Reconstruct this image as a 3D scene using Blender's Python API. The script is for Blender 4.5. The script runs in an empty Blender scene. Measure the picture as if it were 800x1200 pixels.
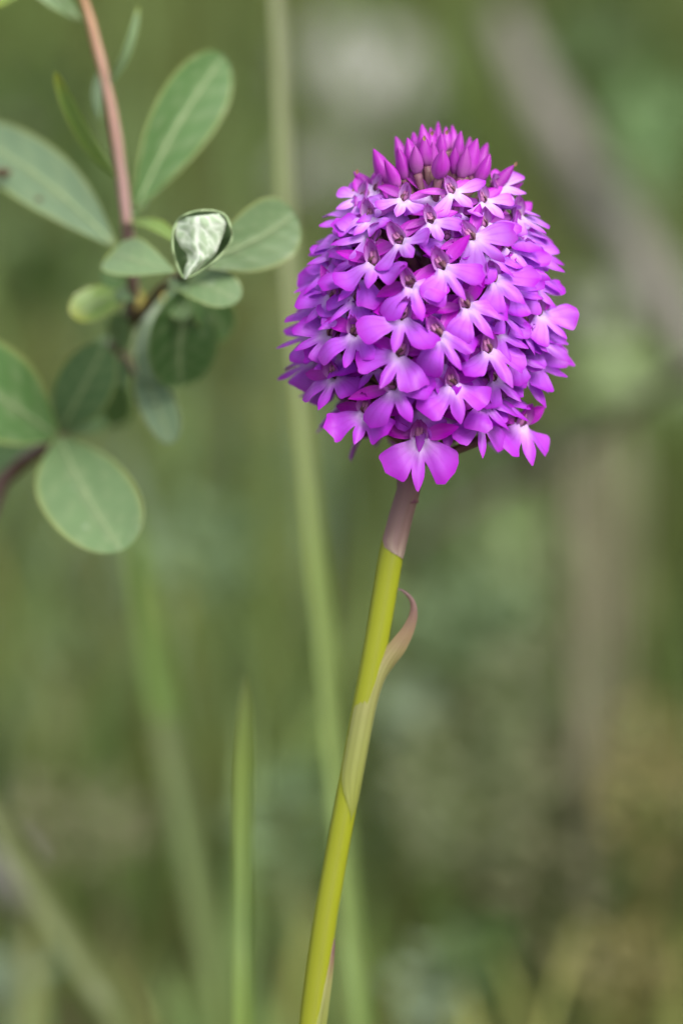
import bpy, bmesh, math, random
import numpy as np
from mathutils import Vector, Matrix, noise

random.seed(7)
rad = math.radians
sc = bpy.context.scene
COL = sc.collection

# ------------------------------------------------------------------ camera
LENS, SENS = 180.0, 36.0
S = 0.119e-3                      # metres per photo pixel in the plane of the orchid
D = S * 1200 * LENS / SENS        # distance of that plane
PITCH = rad(8)
F = Vector((0, math.cos(PITCH), -math.sin(PITCH)))
X = Vector((1, 0, 0))
U = Vector((0, math.sin(PITCH), math.cos(PITCH)))
T0 = Vector((0, 0, 0.141))
CAM = T0 - F * D

cd = bpy.data.cameras.new('camera')
cam = bpy.data.objects.new('camera', cd)
COL.objects.link(cam)
cam.location = CAM
cam.rotation_euler = (math.pi / 2 - PITCH, 0, 0)
cd.sensor_fit = 'VERTICAL'
cd.sensor_height = SENS
cd.sensor_width = 24
cd.lens = LENS
cd.clip_start = 0.01
cd.clip_end = 500
cd.dof.use_dof = True
cd.dof.focus_distance = D - 0.010
cd.dof.aperture_fstop = 7.4
sc.camera = cam

# ------------------------------------------------------------------ light
SUN_EL, SUN_AZ = rad(48), rad(146)      # azimuth clockwise from +Y: front right
w = bpy.data.worlds.new('World')
sc.world = w
w.use_nodes = True
nt = w.node_tree
for n in list(nt.nodes):
    nt.nodes.remove(n)
sky = nt.nodes.new('ShaderNodeTexSky')
sky.sky_type = 'NISHITA'
sky.sun_disc = False
sky.sun_elevation = SUN_EL
sky.sun_rotation = SUN_AZ
sky.air_density = 1.0
sky.dust_density = 4.0
hs = nt.nodes.new('ShaderNodeHueSaturation')
hs.inputs['Saturation'].default_value = 0.35
bg = nt.nodes.new('ShaderNodeBackground')
bg.inputs['Strength'].default_value = 0.14
wo = nt.nodes.new('ShaderNodeOutputWorld')
nt.links.new(sky.outputs[0], hs.inputs['Color'])
nt.links.new(hs.outputs[0], bg.inputs['Color'])
nt.links.new(bg.outputs[0], wo.inputs['Surface'])

sl = bpy.data.lights.new('sun', 'SUN')
sl.energy = 1.5
sl.angle = rad(28)
sl.color = (1.0, 0.96, 0.9)
so = bpy.data.objects.new('sun', sl)
COL.objects.link(so)
sd = Vector((math.sin(SUN_AZ) * math.cos(SUN_EL), math.cos(SUN_AZ) * math.cos(SUN_EL), math.sin(SUN_EL)))
so.rotation_euler = (-sd).to_track_quat('-Z', 'Y').to_euler()
so.location = sd * 3

sc.view_settings.view_transform = 'Standard'
sc.view_settings.look = 'None'
sc.view_settings.gamma = 1
sc.view_settings.use_curve_mapping = False
sc.view_settings.exposure = 0.78
sc.render.engine = 'CYCLES'


def P(px, py, dd=0.0):
    """photo pixel + distance behind the orchid plane -> point"""
    k = S * (D + dd) / D
    return CAM + F * (D + dd) + X * ((px - 400) * k) + U * ((600 - py) * k)


# ------------------------------------------------------------------ materials
def newmat(name):
    m = bpy.data.materials.new(name)
    m.use_nodes = True
    t = m.node_tree
    for n in list(t.nodes):
        t.nodes.remove(n)
    out = t.nodes.new('ShaderNodeOutputMaterial')
    return m, t, out


def N(t, typ, **kw):
    n = t.nodes.new(typ)
    for k, v in kw.items():
        if k in n.inputs:
            n.inputs[k].default_value = v
        else:
            setattr(n, k, v)
    return n


def mixrgb(t, fac, a, b, mode='MIX'):
    n = t.nodes.new('ShaderNodeMix')
    n.data_type = 'RGBA'
    n.blend_type = mode
    for sock, val in ((n.inputs[0], fac), (n.inputs[6], a), (n.inputs[7], b)):
        if hasattr(val, 'is_output') or isinstance(val, bpy.types.NodeSocket):
            t.links.new(val, sock)
        elif isinstance(val, (int, float)):
            sock.default_value = val
        else:
            sock.default_value = tuple(val) + ((1,) if len(val) == 3 else ())
    return n.outputs[2]


def math_n(t, op, a, b=0.0, clamp=False):
    n = t.nodes.new('ShaderNodeMath')
    n.operation = op
    n.use_clamp = clamp
    for sock, val in ((n.inputs[0], a), (n.inputs[1], b)):
        if isinstance(val, bpy.types.NodeSocket):
            t.links.new(val, sock)
        else:
            sock.default_value = val
    return n.outputs[0]


def ramp(t, fac, stops):
    n = t.nodes.new('ShaderNodeValToRGB')
    el = n.color_ramp.elements
    while len(el) < len(stops):
        el.new(0.5)
    for e, (p, c) in zip(el, stops):
        e.position = p
        e.color = tuple(c) + ((1,) if len(c) == 3 else ())
    t.links.new(fac, n.inputs[0])
    return n.outputs[0]


def attr(t, name):
    n = t.nodes.new('ShaderNodeAttribute')
    n.attribute_name = name
    return n


def thin_surface(t, out, color, rough=0.5, trans=0.3, spec=0.3, bump=None, coat=0.0, tint=(1, 1, 1)):
    p = N(t, 'ShaderNodeBsdfPrincipled', Roughness=rough)
    p.inputs['Specular IOR Level'].default_value = spec
    p.inputs['Coat Weight'].default_value = coat
    t.links.new(color, p.inputs['Base Color'])
    tr = N(t, 'ShaderNodeBsdfTranslucent')
    tc = mixrgb(t, 1.0, color, tint, 'MULTIPLY')
    t.links.new(tc, tr.inputs['Color'])
    mx = N(t, 'ShaderNodeMixShader')
    mx.inputs[0].default_value = trans
    t.links.new(p.outputs[0], mx.inputs[1])
    t.links.new(tr.outputs[0], mx.inputs[2])
    if bump is not None:
        t.links.new(bump, p.inputs['Normal'])
        t.links.new(bump, tr.inputs['Normal'])
    t.links.new(mx.outputs[0], out.inputs[0])
    return p


def noise_tex(t, scale, detail=3, coord='Object', vec=None):
    n = N(t, 'ShaderNodeTexNoise', Scale=scale, Detail=detail)
    if vec is None:
        tc = t.nodes.new('ShaderNodeTexCoord')
        vec = tc.outputs[coord]
    t.links.new(vec, n.inputs['Vector'])
    return n.outputs[0]


def bump_n(t, h, strength, dist):
    b = N(t, 'ShaderNodeBump', Strength=strength, Distance=dist)
    t.links.new(h, b.inputs['Height'])
    return b.outputs[0]


def petal_mat(name, deep, mid, pale, pale_gain=1.0, trans=0.3):
    """pale: vertex attribute for the white throat, edge: 0 centre .. 1 rim; object colour alpha-free tint in R"""
    m, t, out = newmat(name)
    e = attr(t, 'edge').outputs['Fac']
    pl = attr(t, 'pale').outputs['Fac']
    oi = t.nodes.new('ShaderNodeObjectInfo')
    sep = t.nodes.new('ShaderNodeSeparateColor')
    t.links.new(oi.outputs['Color'], sep.inputs[0])
    young_lit = sep.outputs[0]          # 0 deep .. 1 pale, by youth and by light painted in
    nz = noise_tex(t, 420, 4)
    e2 = math_n(t, 'ADD', e, math_n(t, 'MULTIPLY', math_n(t, 'SUBTRACT', nz, 0.5), 0.35), True)
    body = ramp(t, e2, [(0.0, mid), (0.42, mid), (0.95, deep)])
    body = mixrgb(t, math_n(t, 'MULTIPLY', sep.outputs[1], 0.5), body, deep)
    pf = math_n(t, 'MULTIPLY', pl, pale_gain, True)
    pf = math_n(t, 'ADD', pf, math_n(t, 'MULTIPLY', math_n(t, 'SUBTRACT', 1.0, e), math_n(t, 'MULTIPLY', young_lit, 0.55)), True)
    c = mixrgb(t, pf, body, pale)
    # fine radiating veins
    v = attr(t, 'vein').outputs['Fac']
    vs = math_n(t, 'MULTIPLY', math_n(t, 'POWER', v, 2.0), math_n(t, 'MULTIPLY', nz, 0.5))
    c = mixrgb(t, vs, c, deep)
    rv = math_n(t, 'ADD', math_n(t, 'MULTIPLY', oi.outputs['Random'], 0.24), 0.88)
    hsn = t.nodes.new('ShaderNodeHueSaturation')
    t.links.new(rv, hsn.inputs['Value'])
    t.links.new(c, hsn.inputs['Color'])
    h = math_n(t, 'ADD', math_n(t, 'MULTIPLY', v, 0.6), math_n(t, 'MULTIPLY', noise_tex(t, 2600, 2), 0.5))
    b = bump_n(t, h, 0.35, 0.0001)
    thin_surface(t, out, hsn.outputs[0], rough=0.42, trans=trans, spec=0.32, bump=b)
    return m


M = {}
M['lip'] = petal_mat('lip_petal', (0.38, 0.010, 0.52), (0.51, 0.095, 0.80), (0.74, 0.53, 0.90))
M['sepal'] = petal_mat('sepal_petal', (0.46, 0.003, 0.50), (0.48, 0.007, 0.54), (0.60, 0.25, 0.66), 0.4)
M['hood'] = petal_mat('hood_petal', (0.42, 0.004, 0.44), (0.52, 0.14, 0.62), (0.78, 0.55, 0.84), 0.9)
M['bud'] = petal_mat('bud_skin', (0.30, 0.004, 0.32), (0.40, 0.025, 0.45), (0.60, 0.25, 0.54), 0.8, 0.15)


def plain(name, c1, c2, scale=300, rough=0.5, spec=0.3, trans=0.0, bump=0.3, bd=0.0002, coat=0.0, stretch=None):
    m, t, out = newmat(name)
    tc = t.nodes.new('ShaderNodeTexCoord')
    vec = tc.outputs['Object']
    if stretch:
        mp = t.nodes.new('ShaderNodeMapping')
        mp.inputs['Scale'].default_value = stretch
        t.links.new(vec, mp.inputs[0])
        vec = mp.outputs[0]
    nz = noise_tex(t, scale, 5, vec=vec)
    c = ramp(t, nz, [(0.3, c1), (0.7, c2)])
    oi = t.nodes.new('ShaderNodeObjectInfo')
    hsn = t.nodes.new('ShaderNodeHueSaturation')
    t.links.new(math_n(t, 'ADD', math_n(t, 'MULTIPLY', oi.outputs['Random'], 0.3), 0.85), hsn.inputs['Value'])
    t.links.new(c, hsn.inputs['Color'])
    thin_surface(t, out, hsn.outputs[0], rough, trans, spec, bump_n(t, nz, bump, bd), coat)
    return m


M['ovary'] = plain('ovary_skin', (0.13, 0.03, 0.09), (0.20, 0.13, 0.09), 600)
M['pedicel'] = plain('pedicel_skin', (0.17, 0.04, 0.12), (0.20, 0.12, 0.10), 500)
M['column'] = plain('column_skin', (0.36, 0.10, 0.30), (0.52, 0.22, 0.42), 900)
M['bractlet'] = plain('bractlet_skin', (0.45, 0.25, 0.12), (0.62, 0.42, 0.22), 900)


def graded(name, stops, attrname='grade', scale=400, rough=0.42, trans=0.1, spec=0.4, stripes=True):
    """colour runs along the organ by attribute grade 0..1 (ageing of the tissue), with fine length stripes"""
    m, t, out = newmat(name)
    g = attr(t, attrname).outputs['Fac']
    nz = noise_tex(t, scale, 4)
    g2 = math_n(t, 'ADD', g, math_n(t, 'MULTIPLY', math_n(t, 'SUBTRACT', nz, 0.5), 0.08), True)
    c = ramp(t, g2, stops)
    if stripes:
        v = attr(t, 'vein').outputs['Fac']
        c = mixrgb(t, math_n(t, 'MULTIPLY', v, 0.25), c, (0.10, 0.10, 0.02))
        h = math_n(t, 'ADD', v, math_n(t, 'MULTIPLY', nz, 0.6))
    else:
        h = nz
    thin_surface(t, out, c, rough, trans, spec, bump_n(t, h, 0.3, 0.00015))
    return m


M['stem'] = graded('orchid_stem_skin', [(0.0, (0.26, 0.28, 0.012)), (0.80, (0.28, 0.31, 0.012)), (0.93, (0.25, 0.27, 0.03)), (1.0, (0.14, 0.07, 0.07))])
M['sheath'] = graded('sheath_leaf_skin', [(0.0, (0.27, 0.30, 0.05)), (0.3, (0.31, 0.33, 0.10)), (0.5, (0.33, 0.31, 0.12)), (0.66, (0.30, 0.20, 0.12)), (0.8, (0.22, 0.12, 0.11)), (1.0, (0.18, 0.10, 0.12))], trans=0.25)
M['collar'] = graded('purple_sheath_skin', [(0.0, (0.36, 0.27, 0.22)), (0.3, (0.26, 0.16, 0.15)), (1.0, (0.16, 0.07, 0.08))], trans=0.15)
M['willow_bark'] = graded('willow_bark', [(0.0, (0.13, 0.07, 0.06)), (0.35, (0.12, 0.065, 0.055)), (0.55, (0.24, 0.14, 0.16)), (0.72, (0.30, 0.18, 0.16)), (1.0, (0.40, 0.20, 0.08))], scale=700, trans=0.0)


def leaf_mat(name, blade, rim, tip=None, tipfrom=0.8, rough=0.38, trans=0.22, spec=0.5, spot=None, veincol=(0.26, 0.33, 0.17), veinamt=0.5):
    m, t, out = newmat(name)
    e = attr(t, 'edge').outputs['Fac']
    u = attr(t, 'along').outputs['Fac']
    v = attr(t, 'vein').outputs['Fac']
    nz = noise_tex(t, 180, 5)
    nf = noise_tex(t, 1500, 3)
    c = mixrgb(t, math_n(t, 'MULTIPLY', nz, 0.7), blade, tuple(min(1, k * 1.45) for k in blade))
    c = mixrgb(t, math_n(t, 'MULTIPLY', v, veinamt), c, veincol)
    if tip:
        k = math_n(t, 'ADD', u, math_n(t, 'MULTIPLY', math_n(t, 'SUBTRACT', nz, 0.5), 0.25))
        f = math_n(t, 'MULTIPLY', math_n(t, 'SUBTRACT', k, tipfrom), 4.0, True)
        c = mixrgb(t, f, c, tip)
    ef = math_n(t, 'MULTIPLY', math_n(t, 'SUBTRACT', e, 0.86), 7.0, True)
    c = mixrgb(t, math_n(t, 'MULTIPLY', ef, 0.75), c, rim)
    if spot:
        sp = N(t, 'ShaderNodeTexVoronoi', Scale=260)
        tc = t.nodes.new('ShaderNodeTexCoord')
        t.links.new(tc.outputs['Object'], sp.inputs['Vector'])
        f = math_n(t, 'LESS_THAN', sp.outputs['Distance'], 0.13)
        c = mixrgb(t, math_n(t, 'MULTIPLY', f, 0.5), c, spot)
    h = math_n(t, 'ADD', math_n(t, 'MULTIPLY', v, 1.0), math_n(t, 'MULTIPLY', nf, 0.5))
    thin_surface(t, out, c, rough, trans, spec, bump_n(t, h, 0.4, 0.0002))
    return m


RIM = (0.32, 0.36, 0.12)
M['leaf_light'] = leaf_mat('leaf_light', (0.135, 0.215, 0.095), RIM, spot=(0.30, 0.38, 0.25))
M['leaf_blue'] = leaf_mat('leaf_blue', (0.135, 0.205, 0.115), RIM, rough=0.32)
M['leaf_mid'] = leaf_mat('leaf_mid', (0.08, 0.16, 0.05), RIM, rough=0.45, spec=0.35)
M['leaf_dark'] = leaf_mat('leaf_dark', (0.05, 0.11, 0.03), (0.14, 0.2, 0.06), rough=0.42)
M['leaf_grey'] = leaf_mat('leaf_grey', (0.09, 0.16, 0.07), RIM)
M['leaf_yellow'] = leaf_mat('leaf_yellow', (0.15, 0.24, 0.05), (0.34, 0.36, 0.1), tip=(0.27, 0.32, 0.05), tipfrom=0.6)
M['leaf_paletip'] = leaf_mat('leaf_paletip', (0.18, 0.27, 0.13), (0.34, 0.40, 0.12), tip=(0.30, 0.36, 0.06), tipfrom=0.72)
M['leaf_gold'] = leaf_mat('leaf_gold', (0.46, 0.36, 0.06), (0.50, 0.42, 0.12))
M['leaf_brown'] = leaf_mat('leaf_brown', (0.16, 0.09, 0.06), (0.22, 0.14, 0.08))
M['leaf_brown_spot'] = plain('gall_skin', (0.07, 0.05, 0.03), (0.14, 0.10, 0.05), 600)
M['midrib'] = plain('midrib_skin', (0.22, 0.31, 0.15), (0.30, 0.38, 0.20), 500, trans=0.0)
M['leaf_under'] = leaf_mat('leaf_silver_underside', (0.33, 0.43, 0.28), (0.55, 0.60, 0.46), rough=0.7, trans=0.12, veincol=(0.80, 0.86, 0.76), veinamt=0.85)


def foliage_mat(name, c, rough=0.45, trans=0.25, spec=0.4):
    return plain(name, tuple(k * 0.75 for k in c), tuple(k * 1.25 for k in c), 60, rough, spec, trans, 0.1, 0.0004)


def blade_attr_mat(name):
    m, t, out = newmat(name)
    a = attr(t, 'tone')
    nz = noise_tex(t, 90, 3)
    c = mixrgb(t, math_n(t, 'MULTIPLY', nz, 0.3), a.outputs['Color'], (0.05, 0.06, 0.02))
    thin_surface(t, out, c, 0.45, 0.28, 0.35)
    return m


M['grass'] = blade_attr_mat('meadow_grass')


# ------------------------------------------------------------------ mesh helpers
def link(o, parent=None):
    COL.objects.link(o)
    if parent is not None:
        o.parent = parent
    return o


def make_mesh(name, verts, faces, mat, attrs=None, smooth=True):
    me = bpy.data.meshes.new(name)
    me.from_pydata([tuple(v) for v in verts], [], faces)
    if attrs:
        for k, vals in attrs.items():
            if k == 'tone':
                a = me.attributes.new(k, 'FLOAT_COLOR', 'POINT')
                a.data.foreach_set('color', np.asarray(vals, dtype=np.float32).ravel())
            else:
                a = me.attributes.new(k, 'FLOAT', 'POINT')
                a.data.foreach_set('value', np.asarray(vals, dtype=np.float32))
    if smooth:
        me.polygons.foreach_set('use_smooth', [True] * len(me.polygons))
    if mat is not None:
        me.materials.append(mat)
    me.update()
    return me


def obj(name, me, parent=None, mat=None):
    o = bpy.data.objects.new(name, me)
    return link(o, parent)


def tag(o, label, cat, group=None):
    o['label'] = label
    o['category'] = cat
    if group:
        o['group'] = group
    return o


def empty(name, loc):
    e = bpy.data.objects.new(name, None)
    e.empty_display_size = 0.01
    link(e)
    e.location = loc
    return e


def rebase(me, root):
    """mesh made in world coordinates -> coordinates of a thing's base"""
    me.transform(Matrix.Translation(-Vector(root.location)))
    return me


def frames(pts):
    pts = [Vector(p) for p in pts]
    n = len(pts)
    tg = []
    for i in range(n):
        a = pts[max(i - 1, 0)]
        b = pts[min(i + 1, n - 1)]
        tg.append((b - a).normalized())
    ref = Vector((0.2, -1, 0.1))
    if abs(tg[0].dot(ref.normalized())) > 0.9:
        ref = Vector((1, 0, 0.2))
    nn = (ref - tg[0] * ref.dot(tg[0])).normalized()
    out = []
    for t_ in tg:
        nn = (nn - t_ * nn.dot(t_)).normalized()
        out.append((t_, nn, t_.cross(nn)))
    return pts, out


def spline(pts, per=6):
    pts = [Vector(p) for p in pts]
    q = [pts[0] * 2 - pts[1]] + pts + [pts[-1] * 2 - pts[-2]]
    out = []
    for i in range(1, len(q) - 2):
        p0, p1, p2, p3 = q[i - 1:i + 3]
        for k in range(per):
            t = k / per
            out.append(0.5 * ((2 * p1) + (p2 - p0) * t + (2 * p0 - 5 * p1 + 4 * p2 - p3) * t * t + (3 * p1 - p0 - 3 * p2 + p3) * t ** 3))
    out.append(pts[-1])
    return out


def lerp_list(vals, t):
    x = t * (len(vals) - 1)
    i = min(int(x), len(vals) - 2)
    return vals[i] + (vals[i + 1] - vals[i]) * (x - i)


def tube(name, pts, radii, mat, sides=12, wob=0.0, ribs=0):
    pts, fr = frames(pts)
    n = len(pts)
    vs, fs, gr, ve = [], [], [], []
    for i, (p, (t_, a, b)) in enumerate(zip(pts, fr)):
        f = i / (n - 1)
        r = lerp_list(radii, f)
        for k in range(sides):
            an = 2 * math.pi * k / sides
            rr = r * (1 + wob * noise.noise(Vector((p.x * 300 + math.cos(an), p.y * 300 + math.sin(an), p.z * 300))))
            rib = 0.0
            if ribs:
                rib = 0.5 + 0.5 * math.cos(an * ribs)
                rr *= 1 + 0.03 * rib
            vs.append(p + a * (math.cos(an) * rr) + b * (math.sin(an) * rr))
            gr.append(f)
            ve.append(rib)
    for i in range(n - 1):
        for k in range(sides):
            k2 = (k + 1) % sides
            fs.append((i * sides + k, i * sides + k2, (i + 1) * sides + k2, (i + 1) * sides + k))
    c0 = len(vs); vs.append(pts[0]); gr.append(0); ve.append(0)
    c1 = len(vs); vs.append(pts[-1]); gr.append(1); ve.append(0)
    for k in range(sides):
        k2 = (k + 1) % sides
        fs.append((c0, k2, k))
        fs.append((c1, (n - 1) * sides + k, (n - 1) * sides + k2))
    return make_mesh(name, vs, fs, mat, {'grade': gr, 'vein': ve})


def blade_surface(name, pts, normals, widths, mat, nv=8, fold=0.0, wave=0.0, shape=None, veins=7, seed=0, pointed=True):
    """leaf or petal: centre line pts, one normal per point, half widths, folded along the midrib"""
    n = len(pts)
    vs, fs, ed, al, ve = [], [], [], [], []
    rr = random.Random(seed)
    ph = rr.uniform(0, 6.28)
    for i in range(n):
        p = Vector(pts[i])
        t_ = (Vector(pts[min(i + 1, n - 1)]) - Vector(pts[max(i - 1, 0)])).normalized()
        nn = Vector(normals[i])
        nn = (nn - t_ * nn.dot(t_)).normalized()
        a = t_.cross(nn)
        hw = widths[i]
        f = i / (n - 1)
        for k in range(nv + 1):
            s = -1 + 2 * k / nv
            h = fold * hw * (abs(s) ** 1.4)
            if wave:
                h += wave * hw * s * s * math.sin(f * 9 + ph + (1.7 if s > 0 else 0))
            vs.append(p + a * (hw * s * math.cos(abs(s) * abs(fold) * 0.6)) + nn * h)
            ed.append(max(abs(s), min(1, abs(f * 2 - 1) ** 8)))
            al.append(f)
            # side veins running forward from the midrib
            q = math.sin((f * veins * 2 - abs(s) * 2.2) * math.pi)
            ve.append(max(0, q) ** 4 * 0.8 + (1.0 if abs(s) < 0.08 else 0.0))
    for i in range(n - 1):
        for k in range(nv):
            q = i * (nv + 1) + k
            fs.append((q, q + 1, q + nv + 2, q + nv + 1))
    return make_mesh(name, vs, fs, mat, {'edge': ed, 'along': al, 'vein': ve, 'grade': al, 'pale': [0] * len(vs)})


def smooth(x, a, b):
    t = max(0, min(1, (x - a) / (b - a)))
    return t * t * (3 - 2 * t)


# ------------------------------------------------------------------ ground
def gz(x, y):
    z = 0.34 * smooth(y, 0.16, 1.25) + 0.5 * smooth(y, 1.2, 12)
    z += 0.012 * noise.noise(Vector((x * 4, y * 4, 0.3))) + 0.005 * noise.noise(Vector((x * 14, y * 14, 1.3)))
    return z


def axis(lo, hi, step, far, grow=1.35):
    a = list(np.arange(lo, hi + 1e-6, step))
    st = step
    v = hi
    while v < far:
        st *= grow
        v += st
        a.append(v)
    st = step
    v = lo
    while v > -far:
        st *= grow
        v -= st
        a.insert(0, v)
    return a


gx = axis(-0.7, 0.7, 0.02, 90)
gy = axis(-0.9, 1.5, 0.02, 90)
gv = [(x, y, gz(x, y)) for y in gy for x in gx]
gf = []
nx = len(gx)
for j in range(len(gy) - 1):
    for i in range(nx - 1):
        q = j * nx + i
        gf.append((q, q + 1, q + nx + 1, q + nx))
m, t, out = newmat('mossy_soil')
n1 = noise_tex(t, 9, 6)
n2 = noise_tex(t, 70, 5)
c = ramp(t, n1, [(0.30, (0.05, 0.045, 0.025)), (0.45, (0.075, 0.085, 0.025)), (0.6, (0.09, 0.11, 0.03)), (0.75, (0.13, 0.12, 0.06))])
c = mixrgb(t, math_n(t, 'MULTIPLY', n2, 0.5), c, (0.05, 0.06, 0.02))
thin_surface(t, out, c, 0.9, 0.0, 0.1, bump_n(t, n2, 0.6, 0.01))
ground = obj('ground', make_mesh('ground', gv, gf, m))
ground['kind'] = 'structure'


# ------------------------------------------------------------------ short meadow grass (uncountable)
def grass_field(name, n, xr, yr, hr, wr, tones, label, seed, lean=0.5, patch=3.0):
    rr = random.Random(seed)
    vs, fs, tone = [], [], []
    for _ in range(n):
        x = rr.uniform(*xr)
        y = rr.uniform(*yr)
        if x * x + (y) ** 2 < 0.012:
            continue
        # keep the lane between the lens and the orchid open
        h = rr.uniform(*hr)
        w_ = rr.uniform(*wr)
        az = rr.uniform(0, 6.283)
        ln = rr.uniform(0.1, lean) * h
        dx, dy = math.cos(az) * ln, math.sin(az) * ln
        fa = rr.uniform(0, 6.283)
        ax, ay = math.cos(fa) * w_, math.sin(fa) * w_
        z = gz(x, y) - 0.003
        k = noise.noise(Vector((x * patch, y * patch, seed * 3.1))) * 0.5 + 0.5 + rr.uniform(-0.22, 0.22)
        k = max(0, min(0.999, k))
        c = tones[int(k * len(tones))]
        vb = rr.uniform(0.75, 1.25)
        b0 = len(vs)
        for j, (f, ww) in enumerate(((0, 0.7), (0.35, 1.0), (0.7, 0.75), (1.0, 0.06))):
            cx = x + dx * f * f
            cy = y + dy * f * f
            cz = z + h * (f - 0.12 * f * f)
            vs.append((cx - ax * ww, cy - ay * ww, cz))
            vs.append((cx + ax * ww, cy + ay * ww, cz))
            tone += [(c[0] * vb, c[1] * vb, c[2] * vb, 1)] * 2
        for j in range(3):
            q = b0 + j * 2
            fs.append((q, q + 1, q + 3, q + 2))
    o = obj(name, make_mesh(name, vs, fs, M['grass'], {'tone': tone}))
    o['kind'] = 'stuff'
    o['label'] = label
    o['category'] = 'grass'
    return o


G_OL = (0.167, 0.217, 0.059)
G_DK = (0.092, 0.141, 0.033)
G_MD = (0.184, 0.283, 0.083)
G_BL = (0.2, 0.283, 0.167)
G_YE = (0.316, 0.333, 0.1)
G_DRY = (0.5, 0.451, 0.283)
G_BR = (0.283, 0.217, 0.133)
grass_field('bank_grass', 9000, (-0.6, 0.6), (0.24, 1.15), (0.03, 0.09), (0.0009, 0.0022),
            [G_BR, G_OL, G_DK, G_MD, G_OL, G_BL, G_YE, G_DRY], 'short out of focus olive grass covering the rising bank', 3)
grass_field('verge_grass', 2500, (-0.45, 0.45), (-0.15, 0.24), (0.015, 0.045), (0.0008, 0.0018),
            [G_OL, G_MD, G_YE, G_MD], 'low green turf around the foot of the orchid', 5)


# ------------------------------------------------------------------ orchid
base_px = [(478, 575), (469, 605), (459, 645), (441, 750), (421, 855), (402, 957), (387, 1040), (378, 1095), (365, 1196), (357, 1290)]
stem_pts = [P(x, y) for x, y in base_px]
foot = stem_pts[-1].copy()
foot += (stem_pts[-1] - stem_pts[-2]).normalized() * 0.02
foot2 = Vector((foot.x - 0.003, foot.y, gz(foot.x, foot.y) - 0.004))
orchid = empty('orchid', Vector((foot2.x, foot2.y, gz(foot2.x, foot2.y))))
tag(orchid, 'single magenta pyramidal orchid in flower on a slender yellow green stem', 'orchid')
R0 = Vector(orchid.location)


def opart(name, me, parent=None):
    """mesh in world coordinates, made a part of the orchid"""
    return obj(name, rebase(me, orchid), parent or orchid)


AX0 = (483, 560)
AX1 = (511, 205)


def axis_px(py):
    f = (AX0[1] - py) / (AX0[1] - AX1[1])
    return AX0[0] + (AX1[0] - AX0[0]) * f


axp = [foot2, foot * 0.6 + foot2 * 0.4] + list(reversed(stem_pts))
stem = opart('stem', tube('stem', spline(axp, 8), [x * S for x in (16, 16, 15, 14.5, 14, 13.5, 13.5, 14, 14.5, 13.5, 12)], M['stem'], 16, 0.02, 5))
axis_line = [P(axis_px(y) if y < 560 else 478, y) for y in (590, 560, 480, 400, 320, 250, 205, 180)]
opart('flower_axis', tube('flower_axis', spline(axis_line, 4), [x * S for x in (12.5, 13, 14, 13, 11, 9, 6, 4)], M['ovary'], 12, 0.05, 5))


def petal_pts(L, W, prof, bend=0.0, cup=0.0, nu=9, nv=6, curve=0.0):
    """petal in its own frame: along +y, across x, facing +z"""
    vs, fs, ed, pl, ve = [], [], [], [], []
    for i in range(nu + 1):
        f = i / nu
        hw = W * 0.5 * prof(f)
        yy = L * math.sin(bend * f) / bend if abs(bend) > 1e-3 else L * f
        zz = L * (1 - math.cos(bend * f)) / bend if abs(bend) > 1e-3 else 0
        for k in range(nv + 1):
            s = -1 + 2 * k / nv
            vs.append(Vector((hw * s * math.cos(s * cup * 0.5), yy, zz + cup * hw * s * s * 0.8 + curve * math.sin(f * 3) * s)))
            ed.append(max(abs(s) ** 1.5, f ** 4))
            pl.append(max(0, 1 - f * 1.8) * 0.6)
            ve.append(abs(math.cos(s * 4.5)) ** 6)
    for i in range(nu):
        for k in range(nv):
            q = i * (nv + 1) + k
            fs.append((q, q + 1, q + nv + 2, q + nv + 1))
    return vs, fs, ed, pl, ve


def basis(y, z):
    y = Vector(y).normalized()
    z = Vector(z)
    z = (z - y * z.dot(y)).normalized()
    x = y.cross(z)
    return Matrix(((x.x, y.x, z.x), (x.y, y.y, z.y), (x.z, y.z, z.z)))


def lance(f):
    return max(0.02, (math.sin(math.pi * min(1, f * 0.93 + 0.07)) ** 0.8) * (1 - 0.25 * f))


MM = 0.001


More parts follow.
